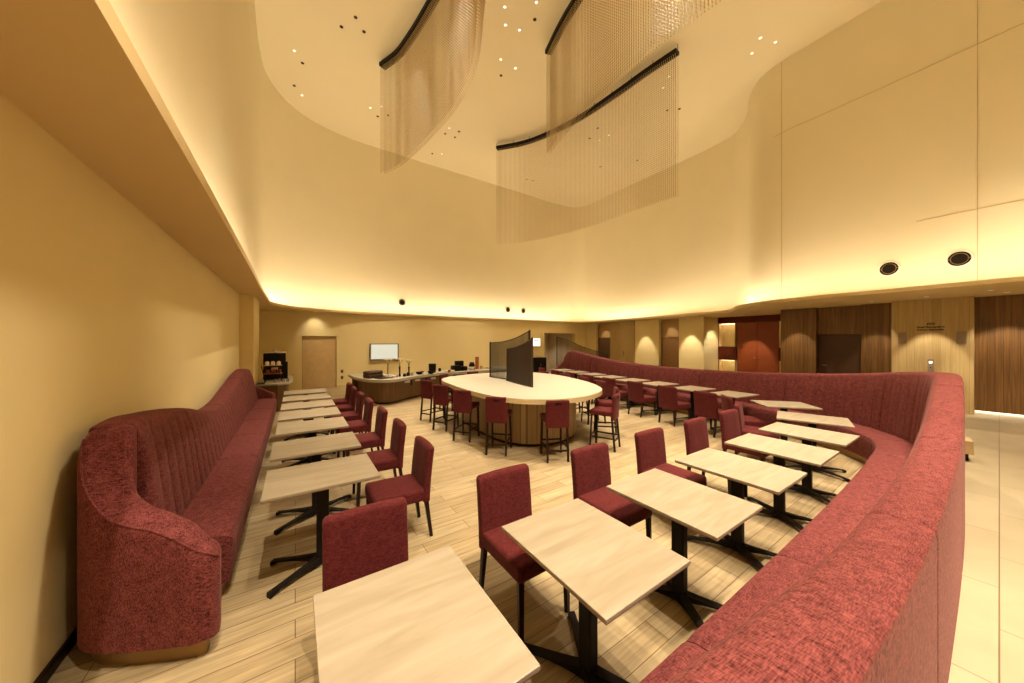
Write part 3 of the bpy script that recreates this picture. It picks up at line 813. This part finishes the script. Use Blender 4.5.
# side cabinet (black) near the doorway, with exit sign above it
cb = empty('side_cabinet', 'low black cabinet against the back wall left of the doorway', 'cabinet', (11.05, 14.0, 0))
MB().box((0, 0, .45), (.84, .42, .88), bev=.008).build('body', blackpl, cb)
for sx in (-1, 1):
    d_ = MB().box((sx*.205, -.218, .45), (.40, .018, .82), bev=.004).build('door', blackpl, cb)
    MB().box((sx*.04, -.235, .5), (.012, .016, .14)).build('handle', chrome, d_)
sn = empty('exit_sign', 'small white illuminated exit sign on the back wall above the black cabinet', 'sign', (11.1, Y1-.03, 1.72))
MB().box((0, 0, 0), (.52, .05, .44), bev=.01).build('housing', white, sn)
MB().box((0, -.028, 0), (.48, .006, .40)).build('sign_face', signglow, sn)
gm = plain('pictogram_grey', (.10, .10, .09), .6)
m = MB(); m.box((-.05, -.033, .10), (.34, .004, .05), rz=0); m.box((.09, -.033, .13), (.06, .004, .06)); m.box((-.13, -.033, -.05), (.06, .004, .16)); m.box((-.03, -.033, -.04), (.05, .004, .13), rz=0)
m.build('pictogram', gm, sn)

# television
tv = empty('television', 'flat screen with pale grey picture hanging on the back wall above the buffet', 'television', (3.08, Y1-.085, 1.33))
MB().box((0, 0, 0), (1.15, .06, .70), bev=.008).build('casing', plain('tv_bezel', (.22, .18, .14), .4), tv)
MB().box((0, -.034, .015), (1.04, .006, .60)).build('screen', screen, tv)
MB().box((0, .055, 0), (.3, .05, .3)).build('bracket', black, tv)
# wall outlets
for z, l in ((.60, 'small brown wall plate right of the cream door, upper of two'), (.36, 'small brown wall plate right of the cream door, lower of two')):
    item('wall_plate', MB().box((0, 0, 0), (.085, .012, .12), bev=.003).box((0, -.008, 0), (.04, .006, .06)), doorbrown, 1.52, Y1-.008, z, l, 'wall plate', smooth=False, group='wall plates by the cream door')

# ------------------------------------------------------------------ coffee station by the pilaster
cs = empty('side_counter', 'small cream topped side counter beyond the left banquette', 'counter')
pc = [(-.79, 9.98), (-.35, 9.86), (-.12, 9.98), (-.06, 10.3), (-.06, 12.4), (-.79, 12.4)]
MB().prism(pc, .68, .722).build('countertop', whitetop, cs)
MB().prism([(-.79, 10.12), (-.36, 10.05), (-.2, 10.15), (-.17, 10.4), (-.17, 12.35), (-.79, 12.35)], 0, .68).build('base', counterwood, cs)
cm = empty('coffee_machine', 'black coffee machine with silver top on the side counter', 'coffee machine', (-.47, 11.15, .722))
MB().box((0, .05, .36), (.50, .38, .72), bev=.02, seg=3).build('body', blackpl, cm, True)
MB().box((0, .04, .735), (.50, .36, .035), bev=.015).build('top_tray', chrome, cm, True)
MB().lathe([(.001, 0), (.07, 0), (.05, .05), (.02, .07), (.001, .07)], (.0, .05, .75), 14).build('hopper_lid', chrome, cm, True)
MB().box((.0, -.16, .30), (.16, .09, .07), bev=.01).build('spout', chrome, cm, True)
MB().box((.27, .02, .24), (.05, .30, .48), bev=.01).build('side_tank', blackpl, cm, True)
rk = empty('pod_rack', 'black two-tier metal rack in front of the coffee machine', 'rack', (-.46, 10.42, .722))
m = MB()
for x in (-.20, .14):
    m.bar((x-.05, -.1, .42), (x+.03, -.02, .0), .014); m.bar((x, .1, 0), (x, .1, .42), .014); m.bar((x-.05, -.1, .42), (x, .1, .42), .014); m.bar((x-.01, -.06, .22), (x, .1, .22), .014)
m.bar((-.2, .1, .03), (.14, .1, .03), .014); m.build('frame', black, rk)
MB().box((-.05, 0, .425), (.44, .26, .012)).build('shelf', brass, rk)
MB().box((-.02, 0, .215), (.38, .24, .012)).build('shelf', brass, rk)
for i in range(3):
    item('coffee_cup', jar(.045, .10), white, -.60+i*.12, 10.42, .722+.432, 'cream lidded cup on the top shelf of the rack, %s of three' % ['left', 'middle', 'right'][i], 'cup', group='cups on the rack top')
    item('tea_packet', MB().box((0, 0, .045), (.085, .09, .09), bev=.01), redpod, -.58+i*.115, 10.42, .722+.222, 'red tea packet on the lower rack shelf, %s of three' % ['left', 'middle', 'right'][i], 'packet', group='red packets on the rack')
item('tray', MB().box((0, 0, .012), (.16, .3, .024), bev=.005), blackpl, -.70, 10.12, .722, 'small black tray at the left front corner of the side counter', 'tray')
for i in range(4):
    item('drinking_glass', MB().lathe([(.001, 0), (.028, 0), (.034, .10), (.031, .10), (.026, .008), (.001, .008)], n=14), chrome, -.42+i*.085, 10.14, .722, 'small silver cup in the front row on the side counter, %s of four' % ['first from left', 'second from left', 'third from left', 'last'][i], 'cup', group='front row of silver cups')

# ------------------------------------------------------------------ sign panel fittings
def text(body, size, loc, m, name, parent, bold=0):
    cu = bpy.data.curves.new(name, 'FONT'); cu.body = body; cu.size = size; cu.extrude = .004; cu.align_x = 'CENTER'; cu.offset = bold
    o = bpy.data.objects.new(name, cu); C.objects.link(o)
    bpy.context.view_layer.update()
    me = bpy.data.meshes.new_from_object(o.evaluated_get(bpy.context.evaluated_depsgraph_get()))
    bpy.data.objects.remove(o); me.materials.clear(); me.materials.append(m)
    ob = bpy.data.objects.new(name, me); C.objects.link(ob); ob.parent = parent
    ob.matrix_local = Matrix.Translation(loc) @ Matrix(((0, 0, -1, 0), (-1, 0, 0, 0), (0, 1, 0, 0), (0, 0, 0, 1)))
    return ob
lg = plain('sign_letters', (.06, .025, .01), .5)
sg_ = empty('wall_lettering', 'dark hotel lettering with slanted stroke emblem on the pale wood panel', 'sign', (13.595, .985, 2.1))
text('Hotel Metropolitan', .056, (0, 0, .02), lg, 'lettering', sg_, .0035)
text('Saitama Shintoshin', .056, (0, 0, -.05), lg, 'lettering', sg_, .0035)
m = MB()
for k in range(4):
    y0 = .062-k*.034; y1 = y0-.022; z0, z1, q = .09, .15, -.018
    m.add([(-.004, y0, z0), (-.004, y1, z0), (-.004, y1+q, z1), (-.004, y0+q, z1), (.002, y0, z0), (.002, y1, z0), (.002, y1+q, z1), (.002, y0+q, z1)],
          [(0, 1, 2, 3), (7, 6, 5, 4), (0, 3, 7, 4), (1, 5, 6, 2), (0, 4, 5, 1), (3, 2, 6, 7)])
m.build('emblem', lg, sg_)
for y, l in ((1.45, 'square grey speaker grille left of the wall lettering'), (.515, 'square grey speaker grille right of the wall lettering')):
    t = empty('speaker_grille', l, 'speaker', (13.59, y, 1.86), 0, 'speaker grilles on the sign panel')
    MB().box((0, 0, 0), (.02, .15, .30), bev=.004).build('frame', greypl, t)
    m = MB()
    for i in range(12): m.box((-.012, 0, -.13+i*.0235), (.006, .13, .010))
    m.build('slats', plain('grille_slat', (.36, .28, .2), .7), t)
t = empty('intercom', 'slim metal intercom plate with small lit window below the lettering', 'intercom', (13.59, .98, 1.16))
MB().box((0, 0, 0), (.02, .10, .30), bev=.004).build('plate', greypl, t)
MB().box((-.012, 0, .07), (.005, .05, .05)).build('display', lampglow, t)
MB().lathe([(.001, 0), (.014, 0), (.014, .006), (.001, .006)], n=12, M=Matrix.Translation((-.01, 0, -.06)) @ Matrix.Rotation(-PI/2, 4, 'Y')).build('button', black, t)
# small bench block outside the sofa
t = empty('low_bench', 'low beige bench end showing past the outside of the curved sofa', 'bench', (8.34, .37, 0), R(6))
MB().box((0, 0, .21), (.30, .30, .20), bev=.01).build('seat', plain('bench_beige', (.48, .34, .17), .6), t)
MB().box((0.02, 0, .055), (.22, .22, .11)).build('plinth', darkwood, t)

# handle on pale wood door panel
item('door_pull', MB().bar((0, 0, -.12), (0, 0, .12), .02).bar((0, 0, .1), (.045, 0, .1), .012).bar((0, 0, -.1), (.045, 0, -.1), .012), darkwood, 14.885, 11.35, 1.12, 'short dark vertical pull on the pale wood wall panel', 'handle', smooth=False)

# ------------------------------------------------------------------ round jet vents
def vent(x, y, z, nx, ny, r, label, group):
    t = empty('air_vent', label, 'air vent', (x, y, z), math.atan2(ny, nx), group)
    Mx = Matrix.Rotation(PI/2, 4, 'Y')
    MB().lathe([(r*.98, 0), (r*1.18, 0), (r*1.16, .02), (r*.98, .025), (r*.98, 0)], n=36, M=Mx).build('collar', white, t, True)
    MB().lathe([(.001, 0.004), (r, 0.004), (r, .012), (.001, .012)], n=36, M=Mx).build('throat', black, t, True)
    # inner nozzle ring
    mb = MB(); n = 36; vs = []; fs = []
    for i in range(n):
        a = 2*PI*i/n
        for rr, xx in ((r*.70, .012), (r*.78, .012), (r*.76, .035), (r*.72, .035)): vs.append((xx, rr*math.cos(a), rr*math.sin(a)))
    for i in range(n):
        j = (i+1) % n
        for k in range(4): fs.append((i*4+k, i*4+(k+1) % 4, j*4+(k+1) % 4, j*4+k))
    mb.add(vs, fs); mb.build('nozzle_ring', brass, t, True)
    MB().bar((.02, -r*.98, 0), (.02, -r*.77, 0), .012).bar((.02, r*.77, 0), (.02, r*.98, 0), .012).build('pivot', brass, t)
vx = lambda y: plan_at(up, y)
vent(vx(1.46)-.005, 1.46, 3.50, -1, .07, .155, 'large round black air nozzle on the right upper wall, left of the pair', 'air nozzles on the right upper wall')
vent(vx(.47)-.005, .47, 3.52, -1, .07, .155, 'large round black air nozzle on the right upper wall, right of the pair', 'air nozzles on the right upper wall')
vent(3.93, 14.675, 3.50, 0, -1, .15, 'single round black air nozzle above the wall screen on the back wall', 'air nozzles on the back wall')
vent(9.52, 14.695, 3.48, 0, -1, .15, 'round black air nozzle on the back upper wall, left of the pair', 'air nozzles on the back wall')
vent(10.55, 14.695, 3.47, 0, -1, .15, 'round black air nozzle on the back upper wall, right of the pair', 'air nozzles on the back wall')

# ------------------------------------------------------------------ chain chandeliers
def chandelier(label, pts, zt, zb, n, wig):
    p = Path([(a, b) for a, b in pts], .05)
    t = empty('chain_chandelier', label, 'chandelier', (pts[0][0], pts[0][1], zt)); ox, oy = pts[0]
    k = 40; vs = []; fs = []
    for i in range(k+1):
        q, nn_ = p.frame(p.L*i/k)
        for o, z in ((-.10, 0), (.10, 0), (.10, .10), (-.10, .10)): vs.append((q[0]+nn_[0]*o-ox, q[1]+nn_[1]*o-oy, z))
    for i in range(k):
        for j in range(4): fs.append((i*4+j, i*4+(j+1) % 4, (i+1)*4+(j+1) % 4, (i+1)*4+j))
    fs.append((0, 1, 2, 3)); fs.append((k*4+3, k*4+2, k*4+1, k*4))
    MB().add(vs, fs).build('track', black, t)
    rb = MB()
    for i in range(0, k+1, 4):
        q = p.at(p.L*i/k); rb.bar((q[0]-ox, q[1]-oy, .1), (q[0]-ox, q[1]-oy, ZC-zt), .012)
    rb.build('hanger', black, t)
    vs = []; fs = []
    for row, o in enumerate((-.05, .05)):
        for i in range(n):
            q, nn_ = p.frame(p.L*(i+.5*row+.2)/n); x = q[0]+nn_[0]*o-ox; y = q[1]+nn_[1]*o-oy
            L = zt-zb+wig*math.sin(i*.5+row); z = 0; sp = .062
            # thin cord
            b0 = len(vs); w = .0035
            vs += [(x+w, y, 0), (x-w*.5, y+w*.9, 0), (x-w*.5, y-w*.9, 0), (x+w, y, -L), (x-w*.5, y+w*.9, -L), (x-w*.5, y-w*.9, -L)]
            fs += [(b0, b0+1, b0+4, b0+3), (b0+1, b0+2, b0+5, b0+4), (b0+2, b0, b0+3, b0+5)]
            while z < L:
                b0 = len(vs); r = .012; zz = -z-.02
                vs += [(x, y, zz+r*1.8), (x+r, y, zz), (x, y+r, zz), (x-r, y, zz), (x, y-r, zz), (x, y, zz-r*1.8)]
                fs += [(b0, b0+1, b0+2), (b0, b0+2, b0+3), (b0, b0+3, b0+4), (b0, b0+4, b0+1), (b0+5, b0+2, b0+1), (b0+5, b0+3, b0+2), (b0+5, b0+4, b0+3), (b0+5, b0+1, b0+4)]
                z += sp
    o = MB().add(vs, fs).build('bead_curtain', bead, t, weld=False); o['kind'] = 'stuff'
chandelier('curved black track with hanging bead chain curtain over the left part of the hall', [(2.11, 10.0), (2.40, 9.3), (2.54, 8.6), (2.70, 7.39), (2.78, 6.3), (2.65, 5.2), (2.24, 4.15)], 9.75, 6.7, 110, .0)
chandelier('curved black track with bead chain curtain at the top centre, nearest the camera', [(5.86, 6.97), (5.65, 6.2), (5.50, 5.4), (5.38, 4.4), (5.3, 3.4), (5.4, 2.2)], 9.75, 7.0, 90, .0)
chandelier('long sweeping curved black track with bead chain curtain right of centre', [(6.98, 11.6), (7.75, 10.6), (8.22, 9.5), (8.50, 8.4), (8.66, 6.9), (8.72, 5.8), (8.81, 4.94)], 9.75, 5.8, 130, .0)

# ------------------------------------------------------------------ ceiling spots (recessed fittings seen as dots)
F, H, PSI = 325., 1.765, R(33.7)
def plan(u, v, z):   # measured from the photo once, gives metres in plan
    d = F*(H-z)/(v-341.5); l = (u-512)/F*d
    return d*math.sin(PSI)+l*math.cos(PSI), d*math.cos(PSI)-l*math.sin(PSI)
def spot_fix(x, y, z, label, group, r=.045, glow=True):
    t = empty('ceiling_spotlight', label, 'ceiling light', (x, y, z), 0, group)
    MB().lathe([(r*.7, 0), (r, 0), (r, -.008), (r*.7, -.014), (r*.7, 0)], n=20).build('trim_ring', white if glow else doorbrown, t, True)
    MB().lathe([(.001, -.002), (r*.68, -.002), (r*.68, -.006), (.001, -.006)], n=20).build('lamp', lampglow if glow else black, t, True)
    return t
groups = {
 'left of the first track': [(294.3, 50.5, 1, 'upper bright'), (302.5, 63, 0, 'upper dark'), (294.3, 85.6, 0, 'lower dark'), (302, 95, 1, 'lower bright')],
 'near the top of the first track': [(355.6, 17.2, 0, 'top'), (364, 31.6, 0, 'right'), (341.4, 26.7, 0, 'left')],
 'beside the left bead curtain': [(370.3, 107.6, 1, 'bright left'), (381.5, 106.3, 1, 'bright right'), (377.7, 116.3, 0, 'dark left'), (388.2, 115.3, 0, 'dark right')],
 'right of the left bead curtain foot': [(449.2, 128, 1, 'top'), (459, 131.5, 0, 'right'), (445.2, 133.7, 0, 'left'), (455, 137.2, 0, 'bottom')],
 'close to the back wall edge': [(432.3, 153.6, 0, 'left'), (441.7, 153.6, 1, 'right')],
 'top centre between the tracks': [(504.7, 6.6, 1, 'upper left'), (536.2, 2, 1, 'upper right'), (505.5, 24.5, 1, 'lower left'), (534.8, 19.4, 0, 'lower right'), (519.4, 29.7, 1, 'lowest')],
 'above the long track left end': [(500.7, 59.3, 1, 'top'), (515.4, 68, 1, 'right'), (501, 75.4, 0, 'bottom')],
 'behind the long bead curtain': [(597.7, 128, 0, 'upper left'), (608.7, 135, 1, 'brightest'), (589.7, 138.4, 0, 'lower left'), (599.6, 140.2, 1, 'lower right')],
 'behind the long bead curtain foot': [(637.3, 160.4, 0, 'right'), (600.3, 166.6, 0, 'middle'), (526.7, 179.4, 0, 'far left'), (533, 180.5, 0, 'left')],
 'behind the long track right end': [(669, 76.2, 1, 'top'), (663.3, 87.5, 1, 'second'), (667.3, 110.2, 0, 'lower left'), (679.4, 108.8, 0, 'lower right')],
 'close to the right wall bend': [(760.2, 37.7, 1, 'top left'), (775.4, 41.9, 1, 'right'), (751.9, 53.1, 1, 'bottom left')]}
for g, L in groups.items():
    for u, v, on, w in L:
        x, y = plan(u, v, ZC)
        spot_fix(x, y, ZC, '%s ceiling spotlight, %s' % (w, g), 'ceiling spotlights in the high hall', glow=bool(on))

# ------------------------------------------------------------------ lamps, some added
def spot(x, y, z, tx, ty, tz, power, ang, blend=.6, rad=.04, col=WARM):
    l = bpy.data.lights.new('spot', 'SPOT'); l.energy = power; l.spot_size = R(ang); l.spot_blend = blend; l.shadow_soft_size = rad; l.color = col
    o = bpy.data.objects.new('spot_lamp', l); C.objects.link(o); o.location = (x, y, z)
    d = Vector((tx-x, ty-y, tz-z)); o.rotation_euler = d.to_track_quat('-Z', 'Y').to_euler(); return o
HS = .72
for x, y, tx, ty, p in [(.3, -1.9, 1.8, 1.4, 3000), (2.6, -1.9, 4.0, 1.4, 2800), (2.3, 4.2, .9, 4.4, 2400), (2.3, 8.2, .9, 7.4, 2200), (3.7, 4.9, 3.9, 5.4, 3000), (5.2, 2.6, 5.6, 2.2, 2400), (4.4, 8.6, 4.2, 7.4, 2600),
                        (6.8, 3.2, 7.4, 3.4, 2200), (7.2, 6.6, 7.8, 6.8, 2000), (9.9, 8.6, 8.3, 8.6, 1500), (3.4, 11.8, 3.6, 10.6, 2200), (10.2, 8.2, 10.8, 8.0, 1600), (9.6, 12.4, 10, 12, 1600)]:
    spot(x, y, ZC-.05, tx, ty, .7, p*HS, 34 if x > 9.8 and y < 9 and tx < 9 else 44 if x > 7 and y < 7 else 42 if x == 2.3 else 56, .7, .05)
# low-ceiling downlights
def down(x, y, tx, ty, tz, p, ang, label, blend=.5):
    spot_fix(x, y, ZS, label, 'downlights in the low ceiling', r=.045)
    spot(x, y, ZS-.03, tx, ty, tz, p, ang, blend, .02)
down(12.75, .98, 13.6, .98, .85, 150, 46, 'small downlight in the low ceiling over the lettering panel')
down(13.3, 3.75, 14.0, 3.75, .8, 90, 50, 'small downlight in the low ceiling before the walnut wall')
down(13.15, 1.95, 14.0, 1.95, .8, 80, 48, 'small downlight in the low ceiling between dark door and lettering panel')
down(13.1, -.1, 14.0, -.1, .8, 130, 60, 'small downlight in the low ceiling over the right walnut wall')
down(14.3, 10.1, 15.0, 10.05, 1.0, 110, 44, 'small downlight in the low ceiling over the scalloped wall')
down(14.2, 7.75, 14.9, 7.70, .9, 150, 46, 'small downlight in the low ceiling before the cream column')
down(15.5, 6.25, 15.6, 7.19, 1.2, 110, 62, 'small downlight in the low ceiling beside the cream column')
down(15.1, 5.75, 16.2, 5.75, .75, 150, 44, 'small downlight in the low ceiling before the orange doors')
down(14.65, 12.86, 15.25, 12.86, 1.9, 25, 50, 'small downlight in the low ceiling before the far brown door')
down(14.65, 8.83, 15.25, 8.83, 1.9, 25, 50, 'small downlight in the low ceiling before the tan door')
down(.62, 13.72, .62, 14.25, 2.1, 22, 80, 'small downlight in the low ceiling over the cream door', 1)
down(12.3, .1, 12.3, .1, 0, 160, 90, 'small downlight in the low ceiling over the tiled corridor')
down(12.2, -2.2, 12.2, -2.2, 0, 130, 90, 'small downlight in the low ceiling at the corridor right edge')
spot(3.5, 1.6, ZC-.7, -1.0, 1.3, .8, 3000, 26, 1, .7)
spot(4.0, 6.0, ZC-.7, -1.0, 5.8, .9, 1800, 30, 1, .7)
spot(3.0, 8.6, ZC-.7, 2.6, 14.2, .9, 1500, 34, 1, .6)  # two soft spots added without fittings to brighten the back wall
spot(6.4, 8.6, ZC-.7, 6.9, 14.2, .9, 1500, 34, 1, .6)
for x, y, p_ in ((9.6, -.9, 1700), (6.2, -1.1, 2000), (3.4, -1.0, 2500), (1.2, -.8, 1900)):
    spot(x, y, ZC-.05, x, y+.6, 0, p_, 50, .7, .06)
spot(12.85, 15.5, 2.35, 12.85, 15.5, 0, 60, 120)
W = bpy.data.worlds.new('World'); S.world = W; W.use_nodes = True
W.node_tree.nodes['Background'].inputs['Color'].default_value = (.9, .6, .3, 1); W.node_tree.nodes['Background'].inputs['Strength'].default_value = .02

# ------------------------------------------------------------------ camera
cam = bpy.data.cameras.new('camera'); co = bpy.data.objects.new('camera', cam); C.objects.link(co)
cam.sensor_width = 36; cam.lens = F/1024*36; cam.clip_start = .02
co.location = (0, 0, H); co.rotation_euler = (PI/2, 0, -PSI)
S.camera = co
S.view_settings.view_transform = 'Standard'; S.view_settings.look = 'None'
S.view_settings.gamma = 1; S.view_settings.use_curve_mapping = False
S.view_settings.exposure = 0.28
